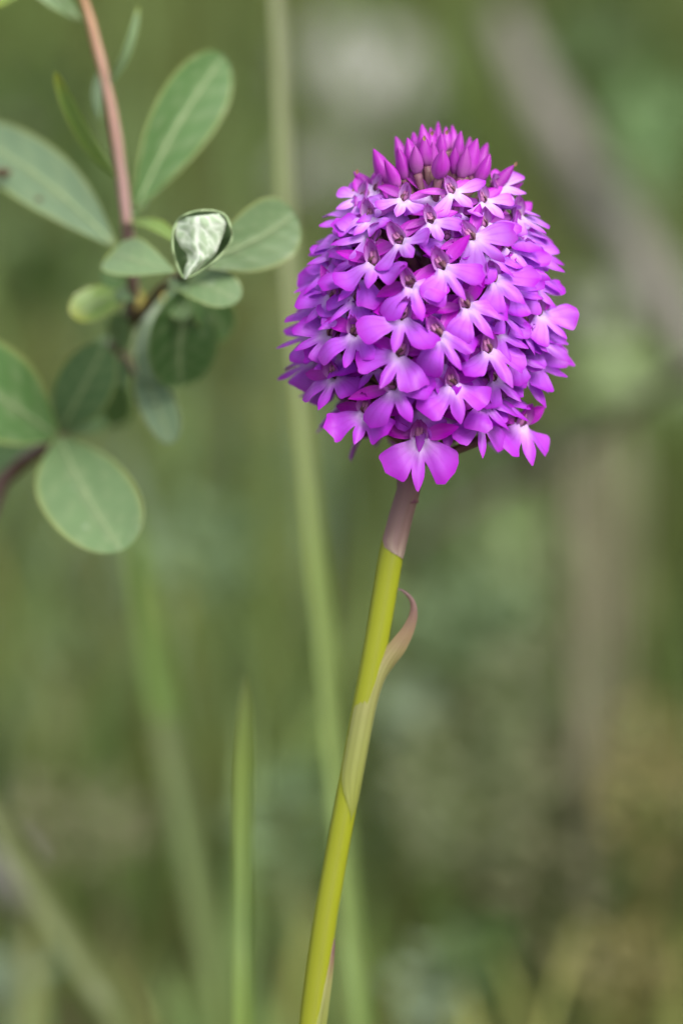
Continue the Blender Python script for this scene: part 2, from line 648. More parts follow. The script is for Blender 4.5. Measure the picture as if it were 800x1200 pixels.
def lip_mesh(seed, ang, Ls, Ws, Lm, Wm, beta0, beta1, side, corner):
    """three lobed lip. local frame: x right, y outward, z up; origin at the white boss. sizes in mm"""
    rr = random.Random(seed)

    def lobe(psi, L, W, mid):
        pts = []
        n = 22
        prof = []
        for i in range(n + 1):
            f = i / n
            if mid:
                w_ = W * (0.62 + 0.38 * math.sin(min(1, f * 1.5) * math.pi / 2)) * (1 - max(0, (f - 0.62) / 0.38) ** 1.5)
            else:
                w_ = W * (0.30 + 0.70 * min(1, max(0, f - 0.08) / 0.64) ** 0.9) * math.sqrt(max(0, 1 - max(0, (f - 0.70) / 0.30) ** 2.8))
            prof.append((f * L, w_ * 0.5))
        cs, sn = math.cos(psi), math.sin(psi)
        up = [(d, h) for d, h in prof]
        dn = [(d, -h) for d, h in reversed(prof)]
        for d, h in up + dn:
            # lower corner of a side lobe is a little pointed, nudged outward
            if not mid:
                inner = (h < 0) if psi > 0 else (h > 0)
                if inner and d > L * 0.7:
                    h *= 1 + corner * (d / L - 0.7) * 3
                d += L * (0.05 * math.sin(h * 2.3 + seed) + 0.022 * math.sin(h * 6.1 + seed * 2.3)) * (d / L)
            # psi from straight down (l axis), a = lateral
            l = d * cs - h * sn
            a = d * sn + h * cs
            pts.append((a, l))
        return pts

    j = lambda k: rr.uniform(-k, k)
    lobes = [lobe(ang + j(0.08), Ls * (1 + j(0.06)), Ws, False), lobe(-ang + j(0.08), Ls * (1 + j(0.06)), Ws * (1 + j(0.1)), False), lobe(j(0.08), Lm, Wm, True)]

    def ray(poly, th):
        dx, dy = math.sin(th), math.cos(th)
        best = 0
        n = len(poly)
        for i in range(n):
            x1, y1 = poly[i]
            x2, y2 = poly[(i + 1) % n]
            c1 = x1 * dy - y1 * dx
            c2 = x2 * dy - y2 * dx
            if c1 * c2 < 0 or c1 == 0:
                if abs(c1 - c2) < 1e-9:
                    continue
                t_ = c1 / (c1 - c2)
                r = (x1 + (x2 - x1) * t_) * dx + (y1 + (y2 - y1) * t_) * dy
                best = max(best, r)
        return best

    ths = [-math.pi + 2 * math.pi * i / 150 for i in range(151)][:-1]
    Rr = []
    for th in ths:
        r = max(ray(p, th) for p in lobes)
        base_r = 1.05 if abs(th) < 2.2 else 1.05 - 0.25 * math.cos(th + math.pi)
        Rr.append(max(r, base_r))
    nr = 7
    vs, fs, ed, pl, ve = [], [], [], [], []
    k_side = side
    tw = rr.uniform(-1.0, 1.0)
    amp = rr.uniform(0.15, 0.42)
    ksl, ksr = side + rr.uniform(-0.5, 0.5), side + rr.uniform(-0.5, 0.5)
    wv = rr.uniform(0, 6)

    def place(a, l):
        lt = max(0, l)
        # lip leaves the throat sticking outward and arches down
        b = beta0 + (beta1 - beta0) * min(1, lt / 6.0) * 0.5
        y = l * math.sin(b)
        z = -l * math.cos(b)
        h = -(ksr if a > 0 else ksl) * (abs(a) / 5) ** 2 * 1.8 + tw * a * l * 0.03
        h += amp * math.sin(a * 1.3 + l * 0.5 + wv) * min(1, (abs(a) + lt) / 4)
        h += 0.22 * math.exp(-(a / 0.6) ** 2) * smooth(l, 0.3, 1.6)
        h += 0.55 * (math.exp(-((a - 0.75) ** 2 + (l - 0.1) ** 2) / 0.22) + math.exp(-((a + 0.75) ** 2 + (l - 0.1) ** 2) / 0.22))
        h -= 0.35 * math.exp(-(a * a + (l + 0.2) ** 2) / 0.3)
        return Vector((a, y + h * math.cos(b), z + h * math.sin(b)))

    vs.append(place(0, 0)); ed.append(0); pl.append(1); ve.append(0)
    for th, r in zip(ths, Rr):
        for q in range(1, nr + 1):
            f = q / nr
            rad_ = r * f
            a, l = math.sin(th) * rad_, math.cos(th) * rad_
            vs.append(place(a, l))
            ed.append(smooth(rad_, 1.5, 6.2) * 0.75 + 0.25 * f ** 5 * smooth(rad_, 1, 3))
            pl.append(max(0, 0.95 * math.exp(-(rad_ / 1.5) ** 2) + 0.32 * math.exp(-(a / 0.5) ** 2) * smooth(4.2 - l, 0, 3.5) * (1 if l > 0 else 0)))
            ve.append(abs(math.sin(th * 9 + math.sin(rad_) * 0.4)) ** 5 * smooth(rad_, 0.8, 2.5))
    n = len(ths)
    for i in range(n):
        i2 = (i + 1) % n
        fs.append((0, 1 + i * nr, 1 + i2 * nr))
        for q in range(nr - 1):
            fs.append((1 + i * nr + q, 1 + i * nr + q + 1, 1 + i2 * nr + q + 1, 1 + i2 * nr + q))
    vs = [v * MM for v in vs]
    return make_mesh('lip', vs, fs, M['lip'], {'edge': ed, 'pale': [min(1, p) for p in pl], 'vein': ve})


BETA = rad(30)
LIPS = []
rl = random.Random(11)
for k in range(16):          # broad lobed
    LIPS.append(lip_mesh(k, rad(rl.uniform(50, 62)), rl.uniform(5.2, 5.9), rl.uniform(3.7, 4.6), rl.uniform(5.4, 6.3), rl.uniform(1.45, 1.85), rad(34), rad(14), rl.uniform(-0.1, 0.8), rl.uniform(0, 0.5)))
for k in range(6):          # narrow lobed, younger
    LIPS.append(lip_mesh(40 + k, rad(rl.uniform(58, 70)), rl.uniform(5.0, 5.6), rl.uniform(2.7, 3.3), rl.uniform(4.6, 5.2), rl.uniform(1.7, 2.2), rad(34), rad(14), rl.uniform(0.0, 0.7), rl.uniform(0, 0.4)))

LIPS.append(lip_mesh(91, rad(52), 5.9, 4.2, 6.4, 1.7, rad(34), rad(14), 0.2, 0.6))     # the big lowest one


def combine(parts, name, mat):
    vs, fs, ed, pl, ve = [], [], [], [], []
    for (v, f, e, p, vv), mtx, off in parts:
        b = len(vs)
        vs += [(mtx @ q + Vector(off)) * MM for q in v]
        fs += [tuple(i + b for i in ff) for ff in f]
        ed += e; pl += p; ve += vv
    return make_mesh(name, vs, fs, mat, {'edge': ed, 'pale': pl, 'vein': ve})


HOODS, SEPL, SEPR = [], [], []
for k in range(5):
    r_ = random.Random(60 + k)
    g = lambda a, b: r_.uniform(a, b)
    ds = petal_pts(g(3.1, 3.7), 2.4, lance, bend=g(1.0, 1.5), cup=0.7)
    pr = petal_pts(g(3.2, 3.6), 1.9, lance, bend=0.6, cup=0.5)
    HOODS.append(combine([
        (ds, basis((0, 0.15, 1), (0, 1, -0.15)), (0, -0.5, 0.3)),
        (pr, basis((0.05, 0.35, 1), (-0.75, 0.8, 0)), (0.8, -0.2, 0.1)),
        (pr, basis((-0.05, 0.35, 1), (0.75, 0.8, 0)), (-0.8, -0.2, 0.1))], 'hood', M['hood']))
    sp = petal_pts(g(4.6, 5.4), g(2.2, 2.8), lance, bend=g(-0.6, 0.2), cup=g(0.3, 0.7))
    up_ = g(-0.1, 0.5)
    SEPR.append(combine([(sp, basis((1, g(-0.4, 0.05), up_), (-0.1, 1, 0.45)), (0.7, -0.5, 0.5))], 'sepal', M['sepal']))
    SEPL.append(combine([(sp, basis((-1, g(-0.4, 0.05), up_ + g(-0.2, 0.2)), (0.1, 1, 0.45)), (-0.7, -0.5, 0.5))], 'sepal', M['sepal']))

# column: small pinkish brown knob with two anther cells inside the hood
bm = bmesh.new()
bmesh.ops.create_uvsphere(bm, u_segments=8, v_segments=6, radius=0.62, matrix=Matrix.Translation((0, -0.1, 1.0)) @ Matrix.Diagonal((0.95, 0.7, 1.5, 1)))
for s_ in (-1, 1):
    bmesh.ops.create_uvsphere(bm, u_segments=6, v_segments=5, radius=0.28, matrix=Matrix.Translation((0.26 * s_, 0.28, 1.3)) @ Matrix.Diagonal((0.8, 0.7, 1.7, 1)))
bmesh.ops.scale(bm, vec=(MM, MM, MM), verts=bm.verts)
me_col = bpy.data.meshes.new('column')
bm.to_mesh(me_col)
bm.free()
me_col.polygons.foreach_set('use_smooth', [True] * len(me_col.polygons))
me_col.materials.append(M['column'])

RTAB = [(195, 40), (215, 62), (230, 80), (250, 93), (300, 115), (350, 126), (400, 130), (450, 124), (500, 106), (530, 84), (560, 60)]


def rad_px(py):
    if py <= RTAB[0][0]:
        return RTAB[0][1]
    for (a, ra), (b, rb) in zip(RTAB, RTAB[1:]):
        if py <= b:
            return ra + (rb - ra) * (py - a) / (b - a)
    return RTAB[-1][1]


AXD = (P(*AX1) - P(*AX0)).normalized()
rf = random.Random(5)


def floret(py, phi, roll=0.0, size=1.0, dpx=0.0, young_lit=0.0, kind=None, elev_add=0.0, target=None, bpx=None):
    """phi: azimuth, 0 faces the lens, + to the right"""
    R_ = rad_px(py) + dpx
    cxp = axis_px(py)
    c = P(cxp, py)
    out_ = X * math.sin(phi) - F * math.cos(phi)
    B = c + out_ * (R_ * S)
    if bpx is not None:                      # the boss as seen: same height on the flower head
        B = P(bpx[0], bpx[1], -R_ * S * math.cos(phi))
    el = rad(13) * (1 - smooth(py, 215, 380)) - rad(16) * smooth(py, 430, 530) + rad(4) + elev_add
    pf_ = phi * (0.58 if target is not None else 0.8)      # florets twist on their ovaries towards the light
    fo = X * math.sin(pf_) - F * math.cos(pf_)
    f = (fo * math.cos(el) + AXD * math.sin(el)).normalized()
    up0 = (AXD - f * AXD.dot(f)).normalized()
    sd_ = up0.cross(f)
    swing = rad(9) * abs(math.sin(phi)) ** 2 + rad(3) + rf.uniform(-0.12, 0.12)
    if target is None:
        swing += rad(20) * abs(math.sin(phi)) ** 2
    if target is not None:
        best = None
        for q in range(-85, 86, 2):
            r_ = rad(q)
            upv = up0 * math.cos(r_) + sd_ * math.sin(r_)
            L_ = f * math.sin(BETA + swing) - upv * math.cos(BETA + swing)
            v = Vector((L_.dot(X), -L_.dot(U)))
            pl_ = v.length
            da = abs(v.angle_signed(Vector(target))) if pl_ > 1e-4 else 3
            cost = da + 0.12 * abs(r_)
            if best is None or cost < best[0]:
                best = (cost, r_, pl_)
        roll = best[1]
        want = Vector(target).length * S / (5.5 * MM * max(best[2], 0.45))
        size = (max(0.8, min(1.15, want)) * 0.5 + size * 0.5) * 1.04
    upv = up0 * math.cos(roll) + sd_ * math.sin(roll)
    xv = f.cross(upv)
    R3 = Matrix(((xv.x, f.x, upv.x), (xv.y, f.y, upv.y), (xv.z, f.z, upv.z)))
    mw = Matrix.Translation(B - R0) @ R3.to_4x4() @ Matrix.Diagonal((size, size, size, 1))
    inv = (Matrix.Translation(R0) @ mw).inverted()
    # ovary and spur in the floret's own frame
    a0 = inv @ P(cxp, min(py + 62 - 20 * (py > 470), 568))
    pts = spline([a0, a0 * 0.45 + Vector((0, -1.5 * MM, -0.6 * MM)), Vector((0, -0.9 * MM, 0.3 * MM)), Vector((0, -0.15 * MM, 0.55 * MM))], 4)
    fl = obj('floret', tube('floret', pts, [x * MM for x in (0.45, 0.6, 0.75, 0.8, 0.75)], M['ovary'], 7, 0.05, 3), orchid)
    fl.matrix_local = mw
    kk = kind if kind is not None else rf.randrange(16)
    tint = (young_lit, smooth(py, 350, 500), 0, 1)
    for nm, me in (('lip', LIPS[kk % len(LIPS)]), ('hood', rf.choice(HOODS)), ('sepal', rf.choice(SEPL)), ('sepal', rf.choice(SEPR)), ('column', me_col)):
        o = obj(nm, me, fl)
        o.color = tint
        if nm != 'column':
            o.rotation_euler = (swing if nm == 'lip' else rf.uniform(-0.1, 0.1), rf.uniform(-0.1, 0.1), rf.uniform(-0.06, 0.06))
            o.scale = (rf.uniform(0.88, 1.1), 1, rf.uniform(0.92, 1.06))
    return fl


# bosses read off the photograph: (x, y, middle lobe tip x, y, narrow?)
FL = [
    (468, 238, 453, 261, 1), (506, 264, 516, 288, 1), (468, 288, 482, 312, 1), (435, 313, 425, 349, 0),
    (481, 339, 491, 371, 0), (520, 318, 546, 350, 0), (557, 283, 588, 305, 0), (575, 240, 596, 258, 1),
    (534, 229, 553, 250, 1), (601, 294, 624, 318, 0), (613, 259, 648, 280, 0), (469, 377, 455, 410, 0),
    (516, 397, 540, 432, 0), (466, 420, 450, 455, 0), (461, 459, 481, 492, 0), (412, 396, 401, 427, 0),
    (550, 363, 575, 393, 0), (583, 332, 618, 360, 0), (576, 416, 600, 450, 0), (532, 456, 546, 492, 0),
    (491, 519, 490, 570, 0), (566, 497, 572, 537, 0), (617, 442, 642, 472, 0), (616, 503, 634, 545, 0),
    (387, 446, 372, 480, 0), (425, 488, 412, 525, 0), (384, 354, 355, 378, 0), (386, 318, 356, 336, 0),
    (428, 260, 412, 283, 0), (398, 284, 373, 303, 0), (411, 236, 393, 243, 1), (618, 383, 632, 412, 0),
    (626, 338, 655, 362, 0), (625, 300, 655, 315, 0), (638, 372, 660, 392, 0), (428, 226, 414, 232, 1),
    (596, 222, 616, 226, 1), (634, 402, 662, 420, 0), (380, 395, 345, 412, 0),
]
for bx, by, mx, my, nar in FL:
    R_ = rad_px(by)
    s_ = max(-0.97, min(0.97, (bx - axis_px(by)) / R_))
    phi = math.asin(s_)
    yg_lit = max(0, 1 - smooth(by, 215, 340)) * 0.9 + max(0, (bx - 540) / 110) * 0.28 * (1 - smooth(by, 380, 470))  # younger florets paler; stronger light at top and right painted in as paleness
    base = 0.80 + 0.06 * smooth(by, 225, 280) + 0.14 * smooth(by, 220, 400)
    floret(by, phi, size=base, young_lit=min(1, yg_lit), kind=22 if by == 519 else (16 + rf.randrange(6)) if nar else rf.randrange(16), target=(mx - bx, my - by), bpx=(axis_px(by) + (bx - axis_px(by)) * (0.95 - 0.09 * (1 - smooth(by, 225, 270))), by - 3))
# florets half hidden between those
taken = [(q[0], q[1]) for q in FL]
tries = 0
while tries < 2500:
    tries += 1
    py = rf.uniform(232, 488)
    phi = rf.uniform(-1.25, 1.25)
    px_ = axis_px(py) + rad_px(py) * math.sin(phi)
    lim = 28 if px_ > 500 else 31
    edge_ = abs(math.sin(phi)) > 0.66
    if edge_:
        lim = 22
    if min((px_ - a) ** 2 + (py - b) ** 2 for a, b in taken) < lim * lim or (py > 440 and px_ < 470):
        continue
    taken.append((px_, py))
    floret(py, phi, roll=rf.uniform(-0.3, 0.3) - (0.75 if edge_ else 0.25) * math.sin(phi), size=rf.uniform(0.85, 1.0), dpx=-rf.uniform(10, 24) if edge_ else -rf.uniform(24, 36), young_lit=max(0, 1 - smooth(py, 215, 330)) * 0.7, kind=None)  # upper ones paler by age, with top light painted into the tint
# sides and back, along the spiral
gold = rad(137.5)
k = 0
for i in range(130):
    py = 236 + 262 * (i / 129) ** 0.92
    phi = (i * gold + 0.6) % (2 * math.pi)
    if phi > math.pi:
        phi -= 2 * math.pi
    if abs(phi) < rad(74):
        continue
    if py > 430 and abs(phi) < rad(118):
        continue
    yg_lit = max(0, 1 - smooth(py, 215, 330)) * 0.8  # paleness rises upward: age, plus light from above put into the colour
    floret(py, phi, roll=rf.uniform(-0.35, 0.35) - 0.4 * math.sin(phi), size=rf.uniform(0.9, 1.08), dpx=rf.uniform(-12, 2), young_lit=yg_lit, kind=None if py > 250 else 18)
    k += 1


# buds at the crown
def bud_mesh(tip, base, wpx, seed, sides=12):
    tip, base = Vector(tip), Vector(base)
    L = (tip - base).length
    n = 12
    axis_ = (tip - base).normalized()
    ref = X if abs(axis_.dot(X)) < 0.8 else F
    a = (ref - axis_ * ref.dot(axis_)).normalized()
    b = axis_.cross(a)
    vs, fs, ed, pl, ve = [], [], [], [], []
    rr = random.Random(seed)
    ph = rr.uniform(0, 6)
    bend = Vector((rr.uniform(-1, 1), rr.uniform(-1, 1), 0)) * 0.05 * L
    for i in range(n + 1):
        f = i / n
        r = wpx * 0.5 * S * (math.sin(math.pi * min(1, 0.08 + f * 0.92) ** 0.85) ** 0.75) * (1.0 - 0.25 * f)
        r = max(r, 0.02 * MM)
        c = base + axis_ * (L * f) + bend * math.sin(math.pi * f)
        for k in range(sides):
            an = 2 * math.pi * k / sides
            ridge = 1 + 0.10 * math.cos(3 * an + ph)
            vs.append(c + a * (math.cos(an) * r * ridge) + b * (math.sin(an) * r * ridge))
            ed.append(min(1, f * 0.75 + 0.35 * max(0, math.cos(3 * an + ph)) ** 3))
            pl.append(max(0, 0.55 - f * 1.3) + 0.35 * max(0, -math.cos(3 * an + ph)) ** 8 * (1 - f))
            ve.append(abs(math.cos(an * 4.5)) ** 6)
    for i in range(n):
        for k in range(sides):
            k2 = (k + 1) % sides
            fs.append((i * sides + k, i * sides + k2, (i + 1) * sides + k2, (i + 1) * sides + k))
    fs.append(tuple(reversed(range(sides))))
    return make_mesh('bud', vs, fs, M['bud'], {'edge': ed, 'pale': pl, 'vein': ve})


BUDS = [
    (437, 174, 454, 216, 21, -2), (463, 159, 471, 196, 15, 3), (477, 161, 481, 198, 18, -4), (494, 145, 499, 186, 17, 1),
    (497, 158, 500, 194, 17, -6), (517, 156, 516, 184, 14, -3), (519, 175, 513, 208, 21, -9), (533, 172, 534, 204, 15, -7),
    (529, 146, 530, 176, 10, 5), (513, 142, 514, 172, 9, 5), (540, 153, 536, 186, 13, -1), (559, 162, 545, 206, 21, -3),
    (571, 167, 555, 207, 18, 3), 
    (602, 193, 576, 222, 15, -2), (414, 201, 436, 226, 17, 1), (613, 214, 584, 232, 13, 0),
]
BUDS += [(486, 170, 489, 203, 16, -7), (507, 166, 506, 200, 15, -5), (547, 172, 540, 208, 16, -8), (466, 172, 474, 210, 16, -6), (504, 149, 506, 178, 12, 4),
         (522, 148, 522, 176, 11, 3), (484, 154, 489, 186, 14, 4), (550, 160, 543, 192, 13, 5), (574, 180, 558, 216, 16, -3), (450, 186, 466, 220, 15, -6)]
for i, (tx, ty, bx, by, wd, dp) in enumerate(BUDS):
    wd *= 1.12
    o = opart('bud', bud_mesh(P(tx, ty, dp * MM), P(bx, by, dp * 0.8 * MM), wd, i))
    o.color = (0.05 if i not in (16, 17, 18) else 0.7, 0, 0, 1)
    cx = axis_px(258)
    ped = spline([P(cx + (bx - cx) * 0.15, 272, dp * 0.2 * MM), P(cx + (bx - cx) * 0.6, (by + 262) / 2, dp * 0.75 * MM), P(bx, by + 1, dp * 0.8 * MM)], 4)
    pm = tube('pedicel', ped, [x * S for x in (3.6, 3.6, 4.2, 5.5)], M['pedicel'], 7, 0.03, 3)
    obj('pedicel', rebase(pm, orchid), o)
for (x_, y_, d_) in ((506, 154, -1), (523, 153, -1), (497, 160, -7), (418, 199, 0), (603, 190, -3), (414, 222, -1)):
    sp = petal_pts(0.9, 0.55, lance, bend=0.5, cup=0.5, nu=4, nv=2)
    me = combine([(sp, basis((rf.uniform(-0.3, 0.3), -0.3, 1), (0, -1, 0)), (0, 0, 0))], 'bractlet', M['bractlet'])
    me.transform(Matrix.Translation(P(x_, y_ + 5, d_ * MM) - R0))
    obj('bractlet', me, orchid)

# sheath leaves on the stem
def stem_cx(py):
    for (x0, y0), (x1, y1) in zip(base_px, base_px[1:]):
        if py <= y1:
            return x0 + (x1 - x0) * (py - y0) / (y1 - y0)
    return base_px[-1][0]


# clasps the stem low down, then swings free and curls at its dry tip
sh = [(415, 965, 0.5), (421, 945, 4), (424, 920, 9), (430, 890, 12), (436, 855, 13.5), (441, 825, 14), (448, 797, 13.5), (457, 774, 12), (467, 756, 10), (477, 740, 7.5), (484, 721, 5), (483, 705, 3), (474, 694, 1.8), (466, 690, 0.6)]
ctr = spline([Vector((a, b, c)) for a, b, c in sh], 4)
vs, fs, al, ve = [], [], [], []
NV = 12
for i, q in enumerate(ctr):
    f = i / (len(ctr) - 1)
    free = smooth(f, 0.34, 0.62)
    cx, rad_s = stem_cx(q.y), 14.6
    tn = ctr[min(i + 1, len(ctr) - 1)] - ctr[max(i - 1, 0)]
    tn.z = 0
    tn.normalize()
    nx_, ny_ = -tn.y, tn.x
    grow_ = smooth(f, 0.0, 0.22)
    for k in range(NV + 1):
        s_ = -1 + 2 * k / NV
        an = rad(42) + s_ * rad(95) * grow_          # 0 faces the lens, 90 right
        cyl = P(cx + math.sin(an) * rad_s, q.y, -math.cos(an) * rad_s * S)
        fr = P(q.x + nx_ * q.z * s_, q.y + ny_ * q.z * s_, (-9 + 9 * abs(s_) ** 1.6 * (1 - f)) * S)
        vs.append(cyl * (1 - free) + fr * free)
        al.append(f)
        ve.append(abs(math.sin(s_ * 9)) ** 4 * 0.8)
for i in range(len(ctr) - 1):
    for k in range(NV):
        q = i * (NV + 1) + k
        fs.append((q, q + 1, q + NV + 2, q + NV + 1))
opart('sheath_leaf', make_mesh('sheath_leaf', vs, fs, M['sheath'], {'grade': al, 'vein': ve}))
sh2 = [(372, 1230), (378, 1185), (384, 1150), (389, 1120), (392, 1100)]
shp = spline([P(x_, y_, -14 * S + i * 2.5 * S) for i, (x_, y_) in enumerate(sh2)], 4)
wid = [lerp_list([12, 12, 9, 5, 1], i / (len(shp) - 1)) * S for i in range(len(shp))]
o = opart('sheath_leaf', blade_surface('sheath_leaf', shp, [(-F + X * 0.6)] * len(shp), wid, M['sheath'], 6, -0.5, veins=1))
o['label'] = 'short brown tipped sheath leaf low on the stem'
# purple collar wrapping the stem below the flower head
vs, fs, al, ve = [], [], [], []
rows_ = [652, 645, 636, 622, 606, 590, 574, 558, 546]
for i, y_ in enumerate(rows_):
    f = i / (len(rows_) - 1)
    cx = stem_cx(y_) if y_ > 575 else 478 + (575 - y_) * 0.12
    rs = 15.4 - 1.6 * f
    for k in range(13):
        s_ = -1 + 2 * k / 12
        an = rad(38) + s_ * rad(102) * (0.30 + 0.70 * smooth(f, 0, 0.22))
        vs.append(P(cx + math.sin(an) * rs, y_ + 4 * s_, -math.cos(an) * rs * S))
        al.append(min(1, f + 0.10 * math.sin(k * 1.7)))
        ve.append(abs(math.sin(s_ * 8)) ** 4 * 0.6)
for i in range(len(rows_) - 1):
    for k in range(12):
        q = i * 13 + k
        fs.append((q, q + 1, q + 14, q + 13))
opart('collar_leaf', make_mesh('collar_leaf', vs, fs, M['collar'], {'grade': al, 'vein': ve}))


# ------------------------------------------------------------------ willow shrub on the left
wroot = P(-75, 1250, 0.03)
wroot.z = gz(wroot.x, wroot.y)
willow = empty('willow_shrub', wroot)
tag(willow, 'leafy willow sprig with a reddish stem and oval waxy leaves beside the orchid', 'shrub')


def PW(px, py, d_):
    return P(px, py, d_ if d_ < 0.0235 else 0.0235 + (d_ - 0.0235) * 1.7)


def wpart(name, me, parent=None):
    return obj(name, rebase(me, willow), parent or willow)


main = [wroot + Vector((0, 0, -0.004)), PW(-70, 1000, 0.035), PW(-50, 760, 0.04), PW(-8, 590, 0.042), PW(20, 548, 0.042), PW(68, 513, 0.040), PW(105, 460, 0.048), PW(132, 410, 0.045), PW(150, 372, 0.040),
        PW(155, 340, 0.034), PW(150, 275, 0.030), PW(141, 195, 0.030), PW(127, 110, 0.030), PW(112, 45, 0.031), PW(96, -10, 0.032), PW(84, -70, 0.034)]
wpart('stem', tube('stem', spline(main, 6), [x * S for x in (15, 14, 12, 10.5, 9, 8, 8, 8.5, 8.5, 7.5, 8.5, 7, 7.6, 6, 6.4, 4, 2)], M['willow_bark'], 10, 0.3))
wpart('twig', tube('twig', spline([PW(148, 385, 0.040), PW(170, 362, 0.036), PW(192, 336, 0.030), PW(222, 318, 0.022)], 6), [x * S for x in (8, 7, 6, 5)], M['leaf_brown'], 8, 0.1))
wpart('twig', tube('twig', spline([PW(140, 400, 0.042), PW(150, 425, 0.042), PW(162, 443, 0.040)], 5), [x * S for x in (6, 5, 4)], M['leaf_brown'], 8, 0.1))


def obovate(p, w0=0.08):
    def fn(f):
        c_ = 0.5 + 0.22 * (p - 0.9) / 0.6          # widest point
        if f < c_:
            g = math.sin(0.5 * math.pi * f / c_) ** (0.40 + 0.40 * p)
            return max(w0, g)
        return max(0.01, (1 - ((f - c_) / (1 - c_)) ** 2.3) ** 0.5)
    return fn


LN = [0]


def leaf(b, tip, wpx, mat, p=1.35, nvec=None, fold=0.12, bow=0.08, wave=0.03, rib=True, tilt=0.0, w0=0.08, side=0.0, name='leaf', parent=None, label=None):
    """b, tip: (px, py, depth)"""
    LN[0] += 1
    B, Tp = PW(*b), PW(*tip)
    dr = Tp - B
    L = dr.length
    nv = Vector(nvec) if nvec is not None else (-F + U * 0.25)
    nv = (nv - dr.normalized() * nv.dot(dr.normalized())).normalized()
    sv = dr.normalized().cross(nv)
    nv = (nv * math.cos(tilt) + sv * math.sin(tilt)).normalized()
    sv = dr.normalized().cross(nv)
    n = 16
    fn = obovate(p, w0)
    pts, wd, nn = [], [], []
    for i in range(n + 1):
        f = 1 - (1 - i / n) ** 1.7
        pts.append(B + dr * f + nv * (bow * L * math.sin(math.pi * f)) + sv * (side * L * math.sin(math.pi * f)))
        wd.append(max(0.15 * S, wpx * 0.5 * S * fn(f)))
        nn.append(nv)
    me = blade_surface('leaf', pts, nn, wd, mat, 10, fold, wave, veins=6, seed=LN[0])
    o = wpart(name, me, parent)
    if label:
        o['label'] = label
    if rib:
        rp = [q + nv * (0.08 * MM) for q in pts[:-3]]
        mr = tube('midrib', rp, [1.9 * S, 1.3 * S, 0.9 * S, 0.4 * S], M['midrib'], 6)
        obj('midrib', rebase(mr, willow), o)
    return o


def v3(x, y, z):
    return X * x - F * y + U * z      # right, towards the lens, up


leaf((158, 246, 0.031), (262, 66, 0.034), 88, M['leaf_mid'], 1.25, v3(0.5, 1, -0.15), 0.14, 0.04, side=-0.05)
leaf((134, 287, 0.030), (-45, 152, 0.040), 84, M['leaf_blue'], 1.1, v3(-0.25, 1, 0.6), 0.1, 0.03, side=0.03)
leaf((137, 208, 0.029), (66, 84, 0.022), 25, M['leaf_yellow'], 0.85, v3(-0.6, 1, 0.2), 0.45, 0.06, rib=False)
leaf((128, 100, 0.030), (162, 8, 0.028), 13, M['leaf_paletip'], 0.7, v3(0.5, 1, 0), 0.5, 0.12, rib=False)
leaf((117, 140, 0.034), (122, 80, 0.040), 16, M['leaf_blue'], 0.9, v3(-0.5, 1, 0), 0.3, 0.05, rib=False)
leaf((96, 24, 0.031), (22, -45, 0.030), 34, M['leaf_light'], 1.1, v3(-0.3, 1, 0.3))
leaf((84, -60, 0.034), (-14, 8, 0.030), 44, M['leaf_yellow'], 1.2, v3(0, 1, 0.8), rib=False)
leaf((226, 308, 0.020), (345, 250, 0.024), 82, M['leaf_light'], 1.5, v3(0.3, 1, -0.1), 0.12, 0.05, side=0.05)
leaf((205, 318, 0.018), (128, 296, 0.026), 58, M['leaf_paletip'], 1.35, v3(0, 1, 0.4), 0.05, 0.10, rib=False, side=-0.05)
leaf((214, 288, 0.022), (146, 262, 0.030), 26, M['leaf_yellow'], 1.0, v3(0, 0.6, 1), 0.1, 0.1, rib=False)
leaf((156, 340, 0.034), (86, 372, 0.030), 48, M['leaf_yellow'], 1.5, v3(-0.3, 1, 0.3), 0.1, 0.10, rib=False)
leaf((196, 330, 0.026), (280, 352, 0.020), 56, M['leaf_light'], 1.4, v3(0.2, 1, 0.5), 0.08, 0.12, rib=False)
leaf((232, 330, 0.032), (212, 452, 0.034), 92, M['leaf_dark'], 1.0, v3(0.35, 1, -0.05), 0.35, 0.05, rib=True, side=0.1)
leaf((186, 345, 0.038), (178, 448, 0.036), 52, M['leaf_blue'], 1.2, v3(-0.1, 1, 0.2), 0.2, 0.05, rib=False)
leaf((163, 428, 0.040), (200, 520, 0.032), 50, M['leaf_blue'], 1.15, v3(0.1, 1, 0.6), 0.18, 0.06)
leaf((70, 508, 0.040), (124, 404, 0.034), 74, M['leaf_grey'], 1.1, v3(0.1, 1, 0.1), 0.14, 0.06)
leaf((68, 512, 0.038), (-78, 408, 0.030), 116, M['leaf_mid'], 1.1, v3(-0.1, 1, 0.35), 0.14, 0.05, side=-0.02)
leaf((70, 512, 0.038), (142, 646, 0.022), 118, M['leaf_light'], 1.2, v3(0.1, 1, 0.3), 0.08, 0.05, side=0.03)
leaf((140, 430, 0.052), (136, 500, 0.058), 40, M['leaf_dark'], 1.1, v3(0.1, 1, 0.1), 0.2, 0.05, rib=False)
leaf((70, 510, 0.046), (120, 488, 0.052), 36, M['leaf_dark'], 1.1, v3(0.1, 1, 0.2), 0.2, 0.05, rib=False)
leaf((60, 516, 0.048), (-20, 545, 0.052), 52, M['leaf_mid'], 1.1, v3(-0.1, 1, 0.4), 0.1, 0.05, rib=False)
leaf((136, 410, 0.044), (150, 372, 0.036), 44, M['leaf_grey'], 1.2, v3(0, 1, 0.2), 0.1, 0.05, rib=False)
leaf((150, 430, 0.044), (122, 396, 0.048), 44, M['leaf_grey'], 1.2, v3(0, 1, 0.2), 0.1, 0.05, rib=False)
leaf((168, 366, 0.044), (214, 350, 0.046), 26, M['leaf_gold'], 1.2, v3(0, 1, 0.2), 0.1, 0.05, rib=False)
